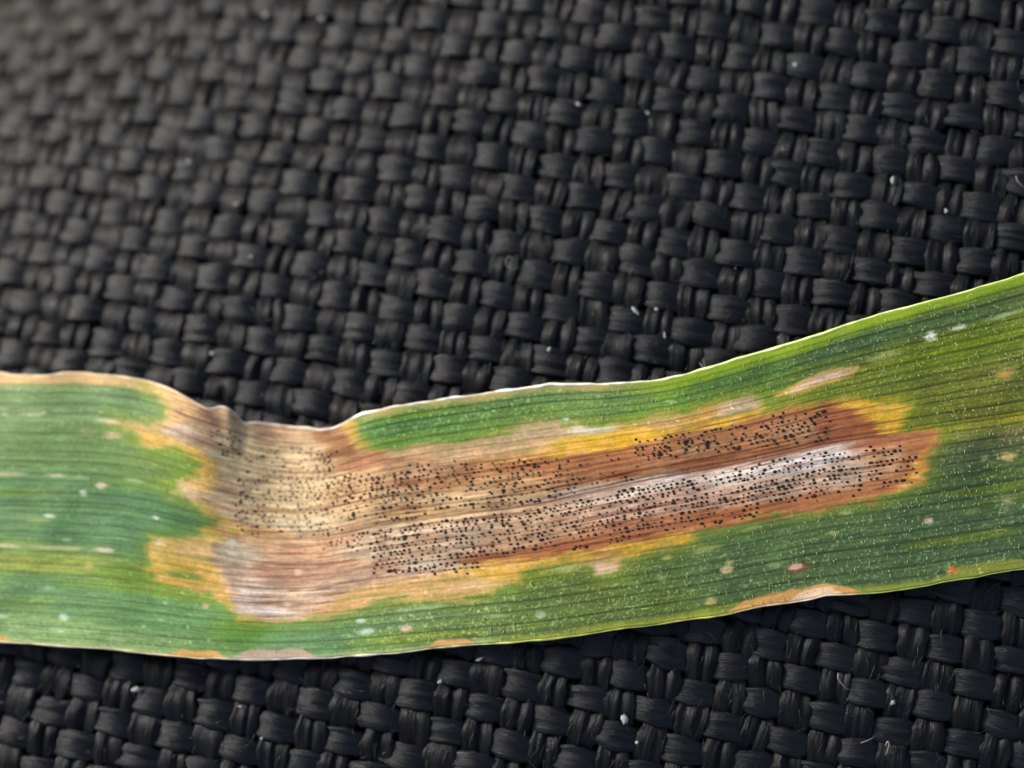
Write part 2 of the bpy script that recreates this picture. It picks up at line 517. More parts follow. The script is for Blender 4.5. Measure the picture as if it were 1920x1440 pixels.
# pigment samples: x, y, radius along, radius across, colour (sRGB 0-255); some hold painted shade
GREEN = [(0, 760, 200, 60, (104, 152, 102)), (230, 750, 120, 40, (98, 148, 100)), (120, 830, 250, 40, (92, 142, 84)), (320, 870, 90, 40, (92, 138, 56)),
         (60, 930, 250, 40, (86, 140, 92)), (250, 960, 150, 50, (74, 130, 88)), (100, 1060, 170, 18, (120, 158, 72)), (220, 1075, 70, 16, (94, 142, 44)),
         (60, 1110, 250, 40, (86, 140, 92)), (300, 1150, 200, 40, (88, 146, 92)), (100, 1180, 250, 25, (110, 164, 106)),
         (450, 1180, 80, 30, (80, 138, 48)), (600, 1195, 150, 30, (88, 142, 92)), (800, 1160, 200, 30, (88, 134, 84)), (1000, 1150, 200, 30, (84, 124, 62)),
         (1200, 1110, 200, 40, (78, 114, 50)), (1400, 1060, 200, 50, (74, 108, 54)), (1600, 1030, 200, 60, (70, 102, 52)),  # right end: shade of the tilted leaf painted in as darker greens
         (1850, 980, 200, 60, (66, 98, 52)), (1850, 890, 160, 35, (64, 94, 40)), (1840, 850, 120, 30, (72, 96, 56)),
         (760, 800, 150, 30, (66, 124, 60)), (900, 780, 150, 30, (76, 132, 66)), (1100, 760, 150, 30, (92, 146, 84)), (1240, 760, 90, 25, (76, 136, 58)),
         (1400, 700, 120, 25, (60, 110, 50)), (1600, 640, 150, 25, (62, 106, 62)), (1800, 590, 150, 25, (70, 112, 62)),
         (1400, 735, 100, 12, (70, 116, 42)), (1600, 720, 120, 25, (100, 136, 34)), (1800, 660, 150, 25, (94, 136, 20)), (1750, 730, 120, 30, (98, 130, 36)),
         (1880, 700, 120, 30, (102, 134, 46)), (1820, 770, 120, 25, (112, 140, 38)), (1920, 760, 120, 25, (122, 150, 44)),
         (1920, 560, 90, 20, (84, 124, 66))]
YELLOW = [(300, 750, 40, 30, (226, 176, 110)), (300, 800, 60, 16, (228, 176, 110)), (310, 828, 50, 14, (230, 172, 76)), (380, 860, 40, 20, (226, 170, 70)),
          (390, 895, 40, 18, (232, 176, 78)), (340, 922, 30, 14, (226, 184, 140)), (400, 975, 50, 20, (224, 172, 80)), (300, 1025, 40, 18, (232, 178, 92)),
          (360, 1035, 40, 14, (230, 176, 110)), (300, 1060, 40, 18, (226, 174, 70)), (360, 1070, 50, 20, (224, 166, 70)), (420, 1125, 40, 20, (222, 164, 84)),
          (700, 1115, 90, 16, (224, 166, 104)), (850, 1100, 70, 18, (218, 166, 100)), (950, 1065, 60, 14, (222, 162, 56)), (1040, 1048, 60, 10, (208, 152, 46)),
          (1130, 1065, 36, 14, (206, 156, 110)), (1240, 1018, 70, 14, (214, 156, 40)), (1380, 978, 90, 10, (186, 116, 52)), (1560, 950, 120, 9, (176, 112, 50)),
          (1690, 915, 50, 12, (206, 136, 52)), (1725, 870, 20, 30, (218, 142, 48)), (1752, 830, 20, 20, (188, 122, 60)), (1670, 790, 40, 22, (238, 172, 44)),
          (1620, 762, 50, 10, (228, 162, 50)), (1690, 765, 20, 12, (232, 176, 50)), (1540, 762, 60, 8, (196, 150, 50)), (1380, 788, 60, 8, (238, 176, 40)),
          (1390, 762, 40, 12, (192, 160, 128)), (1300, 785, 40, 10, (214, 152, 70)), (1240, 795, 40, 14, (200, 144, 96)), (1130, 832, 90, 15, (240, 174, 36)),
          (1210, 812, 50, 12, (240, 172, 34)), (1105, 806, 40, 8, (210, 186, 150)), (1000, 812, 60, 14, (196, 158, 122)), (900, 845, 120, 12, (206, 158, 118)),
          (930, 862, 60, 6, (222, 156, 92)), (780, 850, 80, 8, (196, 148, 108)), (672, 815, 14, 30, (206, 148, 48)), (690, 840, 30, 6, (192, 132, 56))]
TAN = [(340, 760, 40, 26, (214, 166, 118)), (390, 785, 34, 16, (164, 122, 92)), (350, 810, 30, 12, (190, 160, 140)), (400, 820, 40, 16, (196, 156, 122)),  # dark brown sample at the hump paints its shaded side
       (430, 785, 22, 18, (188, 152, 110)), (520, 810, 60, 14, (196, 152, 116)), (480, 860, 70, 30, (206, 174, 132)), (560, 850, 60, 25, (208, 174, 134)),
       (610, 815, 26, 14, (164, 108, 66)), (640, 838, 36, 18, (150, 100, 58)), (700, 862, 60, 12, (170, 114, 78)),
       (440, 930, 50, 40, (204, 166, 128)), (540, 930, 80, 40, (208, 174, 132)), (560, 985, 60, 14, (214, 184, 146)), (480, 1000, 60, 12, (206, 154, 100)),
       (560, 1040, 80, 18, (196, 142, 104)), (450, 1040, 40, 20, (192, 164, 136)), (430, 1080, 30, 20, (186, 150, 122)),
       (560, 1075, 90, 16, (188, 134, 104)), (470, 1120, 50, 25, (204, 174, 156)), (560, 1125, 80, 22, (200, 158, 130)), (500, 1145, 40, 12, (214, 188, 172)),
       (680, 930, 80, 30, (194, 152, 110)), (760, 890, 80, 20, (184, 136, 98)), (850, 900, 50, 16, (160, 108, 68)), (880, 935, 80, 20, (206, 166, 124)),
       (800, 960, 60, 10, (190, 142, 96)), (960, 900, 70, 24, (190, 142, 94)), (1040, 880, 50, 16, (170, 110, 70)), (1000, 868, 60, 6, (160, 96, 50)),
       (720, 1020, 90, 22, (196, 162, 132)), (850, 1010, 100, 26, (192, 158, 130)), (800, 1065, 60, 14, (204, 178, 156)), (720, 1075, 60, 14, (196, 150, 122)),
       (950, 1010, 100, 22, (192, 146, 112)), (960, 1042, 100, 7, (164, 98, 54)), (1100, 1025, 100, 7, (162, 94, 50)),
       (1100, 885, 60, 20, (164, 104, 66)), (1200, 865, 70, 20, (172, 110, 70)), (1160, 890, 60, 9, (150, 84, 44)), (1140, 925, 70, 14, (196, 172, 156)), (1230, 905, 70, 14, (204, 184, 174)),
       (1240, 940, 100, 18, (190, 146, 122)), (1260, 980, 90, 10, (166, 102, 68)), (1250, 835, 40, 14, (186, 134, 92)), (1310, 825, 40, 16, (196, 140, 96)),
       (1360, 815, 60, 16, (176, 118, 78)), (1330, 865, 80, 12, (166, 96, 56)), (1440, 840, 80, 12, (172, 108, 66)), (1500, 805, 40, 20, (186, 132, 92)),
       (1560, 790, 50, 20, (166, 96, 58)), (1610, 800, 30, 16, (172, 98, 52)), (1560, 824, 60, 6, (146, 74, 40)), (1400, 885, 80, 14, (206, 186, 178)), (1540, 855, 60, 16, (206, 190, 188)),
       (1430, 920, 90, 16, (186, 148, 126)), (1580, 890, 60, 20, (190, 156, 134)), (1660, 860, 40, 26, (184, 134, 98)), (1640, 830, 60, 8, (150, 92, 66)),
       (1640, 910, 40, 14, (186, 124, 78)), (1500, 945, 90, 8, (178, 112, 66)), (1350, 970, 80, 8, (164, 92, 48)), (1720, 830, 30, 16, (176, 114, 68))]


def palette(samples, x, y, ang):
    ca_, sa_ = np.cos(ang), np.sin(ang)
    num = np.zeros(x.shape + (3,)); den = np.zeros(x.shape)
    for sx, sy, ra, rc, c in samples:
        dx, dy = x - sx, y - sy
        a = (dx * ca_ + dy * sa_) / (ra * .8); b = (-dx * sa_ + dy * ca_) / (rc * .8)
        w = 1 / (.05 + (a * a + b * b)) ** 2.2
        num += w[:, None] * (np.array(c) / 255.); den += w
    return num / den[:, None]


# small pale or rusty flecks: x, y, half length, half width, colour, strength
FLECK = [(200, 789, 22, 4, (226, 214, 190), .9), (62, 777, 24, 4, (206, 200, 158), .8), (8, 776, 8, 3, (196, 206, 170), .7), (212, 816, 18, 6, (222, 184, 150), .8), (160, 810, 12, 6, (160, 150, 90), .6),
         (18, 888, 26, 4, (214, 196, 146), .8), (110, 891, 18, 4, (222, 200, 170), .9), (150, 895, 14, 3, (190, 190, 140), .7), (190, 910, 8, 6, (236, 208, 182), .95), (157, 925, 6, 5, (216, 220, 196), .9),
         (104, 925, 22, 9, (120, 122, 70), .5), (92, 967, 9, 4, (224, 230, 206), .9), (76, 976, 20, 4, (160, 176, 90), .7), (292, 970, 7, 5, (232, 224, 206), .95), (250, 900, 14, 3, (180, 198, 160), .6),
         (12, 1022, 22, 3, (226, 206, 178), .8), (105, 1027, 46, 3.5, (214, 196, 150), .8), (192, 1031, 18, 4, (236, 206, 176), .9), (300, 1017, 9, 5, (240, 206, 170), .9), (125, 1012, 8, 3, (190, 210, 176), .6), (230, 1010, 22, 2.5, (170, 196, 150), .5),
         (38, 1053, 20, 7, (158, 152, 66), .6), (165, 1060, 10, 6, (206, 176, 100), .7), (120, 1157, 8, 6, (212, 226, 206), .8), (5, 1155, 9, 4, (200, 220, 190), .7), (90, 1103, 12, 5, (160, 196, 160), .6),
         (110, 1180, 20, 5, (170, 208, 160), .5), (310, 1131, 4, 3, (226, 240, 220), .8), (385, 1137, 7, 5, (226, 190, 130), .8), (300, 1162, 10, 3, (180, 210, 180), .6), (215, 1199, 14, 3, (190, 210, 150), .6),
         (1745, 631, 10, 7, (226, 216, 206), .95), (1798, 614, 14, 4, (206, 206, 180), .8), (1885, 590, 34, 4, (160, 176, 140), .7), (1885, 702, 18, 9, (196, 150, 76), .75), (1660, 668, 30, 8, (158, 160, 92), .6),
         (1890, 857, 16, 8, (190, 166, 106), .85), (1846, 859, 7, 5, (166, 160, 90), .7), (1900, 812, 22, 8, (140, 112, 66), .5), (1888, 937, 16, 12, (150, 142, 100), .6), (1742, 977, 8, 6, (214, 176, 150), .9),
         (1560, 999, 12, 4, (190, 170, 110), .8), (1497, 1063, 17, 9, (120, 72, 46), .9), (1493, 1062, 11, 6, (214, 168, 142), .95), (1506, 1054, 4, 3, (60, 40, 34), .8),
         (1362, 1068, 9, 7, (216, 180, 128), .9), (1368, 1055, 7, 4, (196, 182, 110), .8), (1332, 1127, 10, 8, (190, 172, 92), .8), (1410, 990, 16, 3, (170, 160, 100), .6), (1784, 1068, 9, 7, (226, 106, 40), .95),
         (1320, 1032, 22, 5, (150, 156, 80), .7), (1585, 962, 10, 4, (170, 170, 110), .7), (1455, 1058, 14, 5, (150, 170, 120), .6), (1820, 960, 12, 4, (140, 156, 90), .5),
         (1130, 1068, 26, 9, (222, 186, 150), .9), (1060, 1065, 26, 7, (176, 178, 110), .6), (762, 1177, 9, 5, (226, 180, 160), .9), (687, 1185, 12, 6, (196, 216, 196), .85), (676, 1164, 8, 4, (200, 220, 200), .8), (1012, 1153, 10, 7, (180, 204, 170), .7),
         (930, 1155, 24, 4, (160, 190, 140), .6), (790, 1140, 40, 5, (170, 196, 170), .5), (1240, 1085, 10, 6, (170, 180, 110), .6), (1190, 1095, 16, 4, (150, 170, 100), .5), (1250, 1045, 8, 4, (180, 180, 120), .6),
         (1105, 806, 34, 6, (232, 214, 184), .8), (1061, 786, 7, 5, (206, 220, 210), .8), (1140, 802, 16, 4, (226, 206, 160), .7), (885, 1098, 30, 5, (222, 184, 150), .7), (435, 1018, 9, 6, (206, 200, 180), .8), (437, 1038, 9, 3, (222, 200, 170), .7), (500, 1140, 12, 5, (232, 212, 190), .6), (540, 1133, 7, 4, (226, 200, 170), .6),
         (560, 1073, 6, 5, (226, 176, 150), .8), (345, 1078, 26, 7, (88, 132, 44), .85), (330, 1068, 16, 4, (190, 166, 50), .7)]
# spindle-shaped lesion up on the right: polyline with rim
SPIN = [(1452, 742), (1480, 728), (1510, 712), (1540, 700), (1575, 692), (1608, 689), (1600, 700), (1570, 712), (1530, 724), (1490, 738)]


def tissue(x, y, t, v):
    """sRGB pigment, painted shade included, share of dead tissue"""
    ty, by = np.interp(x, fine, TOPC), np.interp(x, fine, BOTC)
    wid = by - ty
    dtop, dbot = t * wid, (1 - t) * wid
    dty = np.gradient(TOPC); dby = np.gradient(BOTC)
    sl = np.interp(x, fine, np.convolve(dty, np.ones(121) / 121, 'same')) * (1 - t) + np.interp(x, fine, np.convolve(dby, np.ones(121) / 121, 'same')) * t
    ang = np.arctan(sl)
    st1 = N1.fbm(x / 90, v * 90, 3) - .5           # streaks that follow the veins
    st2 = N2.fbm(x / 34, v * 160, 2) - .5
    cl = N3.fbm(x / 40, y / 40, 3) - .5            # cloudiness
    fn = N4(x / 2.6, v * 190) - .5                 # cell-sized grain
    st3 = N3(x / 22 + 31, v * 330) - .5            # single fibres
    mot = N1.fbm(x / 13 + 50, y / 9, 2) - .5       # mottling
    vf = vein_field(x, v)
    c = palette(GREEN, x, y, ang) * (np.array([1.17, 1.0, .92]) + smooth(600, 300, x)[:, None] * np.array([.03, 0, -.07]) + (smooth(1100, 1400, x) * smooth(820, 900, y))[:, None] * np.array([-.11, 0, .24]))
    c = c * (1 - smooth(500, 900, x)[:, None] * np.array([0, .06, .2]))
    c = c * .90 + .10 * c.mean(1)[:, None] * np.array([1.02, 1.0, .98])
    c = c * (1 - .12 * smooth(1350, 1600, x) * smooth(900, 700, y))[:, None]
    c = c * (1 + .14 * st1 + .24 * st2 + .12 * cl + .20 * st3 + .05 * np.cos(v * NV * 6 * math.pi))[:, None]
    tick = smooth(.62, .95, N2(x / 2.9 + 40, v * 150)) * smooth(500, 760, x) * (1 - vf)
    c = c + (tick * (.15 + .10 * smooth(1400, 900, x)))[:, None] * np.array([.95, 1, .75])
    c = c * (1 - (.20 + .12 * smooth(500, 800, x) + .3 * st2) * vf)[:, None] * (1 + .17 * fn)[:, None]
    # faint yellowing ribbons
    rib = smooth(.60, .8, N3.fbm(x / 260 + 9, v * 22, 2))
    c = c + rib[:, None] * np.array([.05, .03, -.06])
    # margins
    nz = 6 * (N1(x / 46, v * 0 + 12) - .5) + 4 * (N2(x / 15, v * 3) - .5)
    lt = smooth(20 + 8, 8 + 4, dtop + nz) * smooth(330, 290, x)
    c = c * (1 - lt[:, None]) + lt[:, None] * np.array([.84, .68, .44])
    mt = smooth(20, 4, dtop + nz) * smooth(660, 690, x) * smooth(1250, 1120, x)
    c = c * (1 - .8 * mt[:, None]) + .8 * mt[:, None] * np.array([.74, .62, .36])
    rt = smooth(34, 8, dtop + nz) * smooth(1120, 1290, x)
    c = c * (1 - .85 * rt[:, None]) + .85 * rt[:, None] * np.array([.55, .64, .10])
    bl = smooth(14, 3, dbot + nz * .6) * smooth(960, 900, x)
    c = c * (1 - .8 * bl[:, None]) + .8 * bl[:, None] * np.array([.66, .70, .44])
    br = smooth(20, 4, dbot + nz) * smooth(900, 1000, x)
    c = c * (1 - .8 * br[:, None]) + .8 * br[:, None] * np.array([.60, .62, .20])
    # edge scorch on the lower margin
    for x0, x1, dep, col in ((300, 440, 15, (.85, .62, .32)), (420, 610, 22, (.76, .64, .54)), (790, 900, 15, (.84, .62, .38)),
                             (1340, 1640, 24, (.84, .60, .32)), (1470, 1590, 18, (.90, .76, .62)), (-60, 30, 10, (.86, .62, .3)), (1740, 1960, 26, (.52, .53, .20))):
        e = smooth(0, (x1 - x0) * .3, x - x0) * smooth(0, (x1 - x0) * .3, x1 - x)
        k = smooth(dep + 3, dep - 4, dbot / np.maximum(e, .02) + nz * 1.2)
        c = c * (1 - .9 * k[:, None]) + .9 * k[:, None] * np.array(col) * (1 + .2 * st2)[:, None]
    # yellowed rim of the big lesion
    jag = 24 * st1 + 12 * cl + 14 * st2
    dy = polygon_distance(P_CHLOROTIC, x, y) + jag
    dn = polygon_distance(P_NECROTIC, x, y) + jag * .9
    halo = smooth(38, 0, dy) * .42
    c = c * (1 - halo[:, None]) + halo[:, None] * np.array([.52, .58, .12])
    dy = dy + 16 * mot + 12 * (N4.fbm(x / 26 + 8, v * 60, 2) - .5)
    ky = smooth(11, -9, dy) * (.82 + .5 * np.clip(mot + st1 + .1, -.3, .36))
    yc = palette(YELLOW, x, y, ang)
    ym = smooth(.02, .25, mot + .6 * st1)[:, None] * .5
    yc = yc * (1 - ym) + ym * np.array([.86, .70, .48])
    yc = yc * (1 + .14 * st1 + .18 * st2 + .14 * st3 + .12 * fn - .14 * vf)[:, None]
    c = c * (1 - ky[:, None]) + ky[:, None] * yc
    # dead tissue
    kn = smooth(9, -9, dn)
    tc = palette(TAN, x, y, ang)
    br1 = smooth(.52, .78, N1.fbm(x / 130 + 3, v * 120 + 11, 3))
    gr = .12 * smooth(760, 560, x) * smooth(990, 1040, y)              # the lower left of the patch is greyer
    tc = tc * (1 - gr)[:, None] + (gr * tc.mean(1))[:, None]
    tc = tc * (1 + .14 * st1 + .26 * st2 + .10 * cl + .30 * st3 + .16 * mot + .14 * fn)[:, None]
    edge = smooth(-34, -14, dn) * smooth(820, 1000, x) * (.6 + .8 * st1 + .5 * mot)      # rusty rim of the dead patch
    edge = np.clip(edge, 0, .75)[:, None]
    tc = tc * (1 - edge) + edge * np.array([.62, .35, .19])
    tc = tc * np.array([.965, 1.0, .965])
    ln = smooth(.70, .86, N3(x / 55 + 12, v * 210 + 3))[:, None]      # thin rusty fibres
    tc = tc * (1 - ln * np.array([.22, .34, .42]))
    tc = tc * 1.05 * (1 - (.16 * vf + .24 * br1)[:, None] * np.array([.7, 1.0, 1.2]))
    c = c * (1 - kn[:, None]) + kn[:, None] * tc
    # midrib line: dark green left, rust brown through the lesion
    mr = np.exp(-((v - .5) / .0042) ** 2)
    rust = smooth(760, 1050, x) * smooth(1700, 1620, x)
    c = c * (1 - .25 * mr[:, None])
    c = c * (1 - .72 * (mr * rust * kn)[:, None]) + .72 * (mr * rust * kn)[:, None] * np.array([.44, .20, .11])
    # spindle lesion
    ds = polygon_distance(SPIN, x, y) + 5 * st1 + 4 * st2
    k = smooth(6, -1, ds)[:, None]; c = c * (1 - k) + k * np.array([.72, .58, .26])
    k = smooth(0, -5, ds)[:, None]; c = c * (1 - k) + k * np.array([.78, .65, .52]) * (1 + .5 * st2)[:, None]
    for fx, fy, fa, fb, col, s_ in FLECK:
        msk = (np.abs(x - fx) < fa * 2.2) & (np.abs(y - fy) < fb * 3 + fa * .5)
        if not msk.any():
            continue
        dx, dyy = x[msk] - fx, y[msk] - fy
        a0 = ang[msk]
        a = (dx * np.cos(a0) + dyy * np.sin(a0)) / fa; b = (-dx * np.sin(a0) + dyy * np.cos(a0)) / fb
        k = s_ * (.8 if fx < 400 else 1) * smooth(1.5, .45, np.sqrt(a * a + b * b) + 1.3 * st2[msk] + .8 * cl[msk] + .35 * fn[msk])
        c[msk] = c[msk] * (1 - k[:, None]) + k[:, None] * np.array(col) / 255.
    # scattered tiny pale specks
    sp_ = smooth(.86, .97, N4(x / 5.5 + 70, y / 3.6 + 20)) * (1 - kn) * smooth(.35, .7, N1(x / 120 + 5, y / 60))
    c = c + (.22 * sp_)[:, None]
    return np.clip(c, .01, .97), np.maximum(ky * .6, kn), dn


xs = np.concatenate([np.arange(-400, -40, 8), np.arange(-40, 1960, 1.9), np.arange(1960, 2380, 8)])
NT, NB = 330, 24
tt = np.linspace(0, 1, NT)
X, T = np.meshgrid(xs, tt, indexing='ij')
PY, V, Z = leaf_point(X, T)
tissue_rgb, dead, dnec = tissue(X.ravel(), PY.ravel(), T.ravel(), V.ravel())
dead2 = dead.reshape(X.shape)
VF = vein_field(X.ravel(), V.ravel()).reshape(X.shape)
widpx = (np.interp(xs, fine, BOTC) - np.interp(xs, fine, TOPC))[:, None]
dedge = np.minimum(T, 1 - T) * widpx
ribs = .5 + .5 * np.cos(2 * math.pi * V * NV * 1.0)
relief = -.022 * MM * VF + .008 * MM * ribs - .020 * MM * dead2 * N1.fbm(X / 60, V * 60, 2)
roll = -.10 * MM * np.clip(1 - dedge / 4.5, 0, 1) ** 2                 # rounded margin
Zt = Z + relief + roll
P3 = at(X, PY, Zt)
# underside: same outline, one leaf thickness lower
tb = np.linspace(1, 0, NB)
tb = .5 + (tb - .5) * .9992
Xb, Tb = np.meshgrid(xs, tb, indexing='ij')
_, _, Zb0 = leaf_point(Xb, Tb)
wb = np.minimum(Tb, 1 - Tb) * widpx
PYt, _, _ = leaf_point(Xb, Tb)
Pb = at(Xb, PYt, Zb0)
Pb[..., 2] -= (.12 + .10 * np.clip(wb / 8, 0, 1)) * MM
ALLP = np.concatenate([P3, Pb], 1)
nr, nc = ALLP.shape[:2]
# the leaf comes to rest on the cloth: lower it until it presses lightly into the yarn tops
leaf = bpy.data.objects.new('wheat_leaf', None)
COL.objects.link(leaf)
leaf.empty_display_size = .01
leaf['label'] = 'green wheat leaf with a long tan lesion dotted black, lying on black fabric'
leaf['category'] = 'leaf'
faces = grid_faces(nr, nc, True)
flip = np.cross(P3[5, 5] - P3[4, 5], P3[4, 6] - P3[4, 5])[2]
# face (r,k),(r,k+1),(r+1,k+1): normal ~ (dt x ds)
if flip > 0:
    faces = faces[:, ::-1]
caps = np.array([np.arange(nc), (nr - 1) * nc + np.arange(nc)[::-1]])
full_c = np.ones((nr, nc, 4))
full_c[:, :NT, :3] = lin(tissue_rgb).reshape(len(xs), NT, 3)
bi = np.clip((tb * (NT - 1)).astype(int), 0, NT - 1)
full_c[:, NT:, :3] = full_c[:, bi, :3] * .9
full_t = np.zeros((nr, nc, 3))
full_t[:, :NT, 0] = X; full_t[:, :NT, 1] = V * NV; full_t[:, :NT, 2] = dead2
full_t[:, NT:] = full_t[:, bi]
dn_full = np.full((nr, nc), 99.)
dn_full[:, :NT] = dnec.reshape(len(xs), NT)
# smooth normals of the whole skin so that blade and lesion join without a seam
flat = ALLP.reshape(-1, 3)
fn_ = np.cross(flat[faces[:, 2]] - flat[faces[:, 0]], flat[faces[:, 3]] - flat[faces[:, 1]])
vn = np.zeros_like(flat)
for k in range(4):
    for q in range(3):
        vn[:, q] += np.bincount(faces[:, k], fn_[:, q], len(flat))
vn /= np.linalg.norm(vn, axis=1)[:, None] + 1e-20
in_les = dn_full.ravel()[faces].mean(1) < 0


def skin(name, fsel, parent, cap=None):
    fl = [fsel] + ([cap] if cap is not None else [])
    used = np.unique(np.concatenate([q.ravel() for q in fl]))
    mp_ = np.full(len(flat), -1); mp_[used] = np.arange(len(used))
    ob = mesh_object(name, flat[used], [mp_[q] for q in fl], M_LEAF, parent)
    attr(ob, 'leaf_colour', 'FLOAT_COLOR', full_c.reshape(-1, 4)[used])
    attr(ob, 'tissue', 'FLOAT_VECTOR', full_t.reshape(-1, 3)[used])
    ob.data.normals_split_custom_set_from_vertices(vn[used].tolist())
    return ob


blade = skin('blade', faces[~in_les], leaf, caps)
lesion = skin('lesion', faces[in_les], blade)
lesion['label'] = 'long tan-brown dead patch speckled with black dots'
print('leaf height mm', ALLP[..., 2].min() * 1e3, ALLP[..., 2].max() * 1e3)

# ---- thickened pale margins: thin beads along both edges
M_MARGIN, _nt, _nd, _p = nodes_of('leaf_margin')
_a = _nd.new('ShaderNodeAttribute'); _a.attribute_name = 'leaf_colour'
_nt.links.new(_a.outputs['Color'], _p.inputs['Base Color'])
_p.inputs['Roughness'].default_value = .4
_p.inputs['Specular IOR Level'].default_value = .5


def margin(t_edge, radius_px, keys):
    xx = np.concatenate([np.arange(-400, -40, 10), np.arange(-40, 1960, 4), np.arange(1960, 2380, 10)])
    py, _, z = leaf_point(xx, np.full_like(xx, t_edge))
    rr = np.interp(xx, *radius_px) * PX * (.45 + .75 * N3(xx / 34, xx * 0 + 2))
    py = py + (rr / PX) * (.55 if t_edge < .5 else -.55)
    p = at(xx, py, z - .06 * MM)
    an = np.arange(8) * math.pi / 4
    ring = p[:, None] + rr[:, None, None] * (np.cos(an)[None, :, None] * np.array([0, 1, 0.]) + np.sin(an)[None, :, None] * np.array([0, 0, 1.]))
    f = grid_faces(len(xx), 8, True)
    cap = np.array([np.arange(8), (len(xx) - 1) * 8 + np.arange(8)[::-1]])
    ob = mesh_object('leaf_margin', ring.reshape(-1, 3), [f, cap], M_MARGIN, leaf)
    kx = [k[0] for k in keys]
    col = np.stack([np.interp(xx, kx, [k[1][q] / 255. for k in keys]) for q in range(3)], 1)
    col = col * (.8 + .3 * N2(xx / 14, xx * 0 + 4))[:, None]
    col = np.concatenate([lin(np.clip(col, 0, .97)), np.ones((len(xx), 1))], 1)
    attr(ob, 'leaf_colour', 'FLOAT_COLOR', np.repeat(col[:, None], 8, 1))
    return ob


margin(0.0, ([-400, 300, 420, 700, 1280, 1600, 2300], [3, 3, 3.2, 3.2, 3.0, 3.2, 3]),
       [(-400, (226, 204, 160)), (280, (232, 206, 168)), (400, (226, 200, 168)), (600, (238, 222, 200)), (800, (244, 232, 210)), (1150, (240, 236, 206)),
        (1300, (226, 232, 150)), (1600, (212, 222, 130)), (2380, (196, 212, 120))])
margin(1.0, ([-400, 500, 900, 1900, 2300], [2.6, 2.8, 2.2, 1.8, 2]),
       [(-400, (214, 190, 130)), (200, (214, 206, 160)), (330, (222, 190, 140)), (520, (226, 210, 196)), (700, (222, 202, 170)), (1000, (196, 190, 90)), (1340, (196, 176, 80)),
        (1450, (226, 190, 150)), (1560, (236, 206, 176)), (1650, (180, 180, 80)), (2380, (160, 170, 70))])


# ---- surface points for what sits on the leaf
def on_leaf(x, t):
    py, v, z = leaf_point(x, t)
    vf = vein_field(x, v)
    return at(x, py, z - .03 * MM * vf), py, v


# black fruiting bodies in rows between the veins of the lesion
ZONES = [  # x0, x1, y-centre at x0 / x1, half height at x0 / x1, density
    (395, 640, 830, 860, 26, 34, .62), (440, 640, 940, 940, 58, 62, .66), (1080, 1200, 890, 870, 30, 26, .16), (630, 780, 935, 925, 48, 40, .75), (760, 1090, 915, 905, 46, 46, .56),
    (560, 720, 1010, 1015, 14, 26, .5), (700, 900, 1025, 1020, 58, 54, .95), (880, 1180, 1005, 970, 42, 50, .85), (1160, 1420, 955, 925, 52, 46, 1.0),
    (1400, 1620, 905, 885, 48, 44, .95), (1600, 1720, 880, 870, 44, 34, .65), (1190, 1330, 845, 825, 22, 22, .62), (1320, 1440, 825, 815, 26, 22, .5),
    (1440, 1560, 805, 795, 34, 28, .62)]


def dot_density(x, y):
    d = np.zeros_like(x)
    for x0, x1, ya, yb, ha, hb, dn_ in ZONES:
        k = np.clip((x - x0) / (x1 - x0), 0, 1)
        yc, hh = ya + (yb - ya) * k, ha + (hb - ha) * k
        ins = (x >= x0) & (x <= x1)
        d = np.maximum(d, dn_ * ins * smooth(1.1, .8, np.abs(y - yc) / hh))
    return d


row_v = np.linspace(.1, .97, 66) + rng.normal(0, .0018, 66)
cand = []
for rv in row_v:
    x = 385.0
    while x < 1730:
        x += rng.uniform(7.5, 14) if rng.random() < .88 else rng.uniform(12, 26)
        cand.append((x, rv + rng.normal(0, .0008)))
cand = np.array(cand)
m_ = np.interp(cand[:, 0], fine, MIDC)
ct = np.where(cand[:, 1] < .5, cand[:, 1] * 2 * m_, m_ + (cand[:, 1] - .5) * 2 * (1 - m_))
cp, cpy, _ = on_leaf(cand[:, 0], ct)
den = dot_density(cand[:, 0], cpy) * 1.1 * (.62 + .42 * smooth(.3, .66, N3.fbm(cand[:, 0] / 34 + 4, cpy / 17, 2)))
den[np.abs(cand[:, 1] - .5) < .008] = 0
keep = rng.random(len(cand)) < den
cp, cx, ct, cpy = cp[keep], cand[keep, 0], ct[keep], cpy[keep]
print('dots', len(cp))
ahead, _, _ = on_leaf(cx + 6, ct)
dirs = ahead - cp; dirs /= np.linalg.norm(dirs, axis=1)[:, None]
side = np.cross([0, 0, 1.], dirs); side /= np.linalg.norm(side, axis=1)[:, None]
an = np.arange(8) * math.pi / 4
vs, fs = [], []
for k in range(len(cp)):
    r0 = rng.choice([1.5, 2.1, 2.6, 3.1], p=[.25, .38, .28, .09]) * rng.uniform(.86, 1.1) * PX * (.85 if cx[k] < 640 else 1)
    el = rng.uniform(1.0, 1.5) if rng.random() < .85 else rng.uniform(1.5, 2.2)
    hgt = r0 * .4
    wob = 1 + rng.normal(0, .07, 8)
    for rad, zz in ((1.0, -.5), (.92, .25), (.55, .8)):
        q = cp[k] + r0 * rad * ((np.cos(an) * el * wob)[:, None] * dirs[k] + (np.sin(an) * wob)[:, None] * side[k])
        q[:, 2] += hgt * zz
        vs.append(q)
    vs.append((cp[k] + np.array([0, 0, hgt]))[None])
    b = k * 25
    for g in range(2):
        for s in range(8):
            s2 = (s + 1) % 8
            fs.append((b + g * 8 + s, b + g * 8 + s2, b + g * 8 + 8 + s2)); fs.append((b + g * 8 + s, b + g * 8 + 8 + s2, b + g * 8 + 8 + s))
    for s in range(8):
        fs.append((b + 16 + s, b + 16 + (s + 1) % 8, b + 24))
dots = mesh_object('fruiting_bodies', np.concatenate(vs), np.array(fs), M_DOT, lesion)
dots['kind'] = 'stuff'
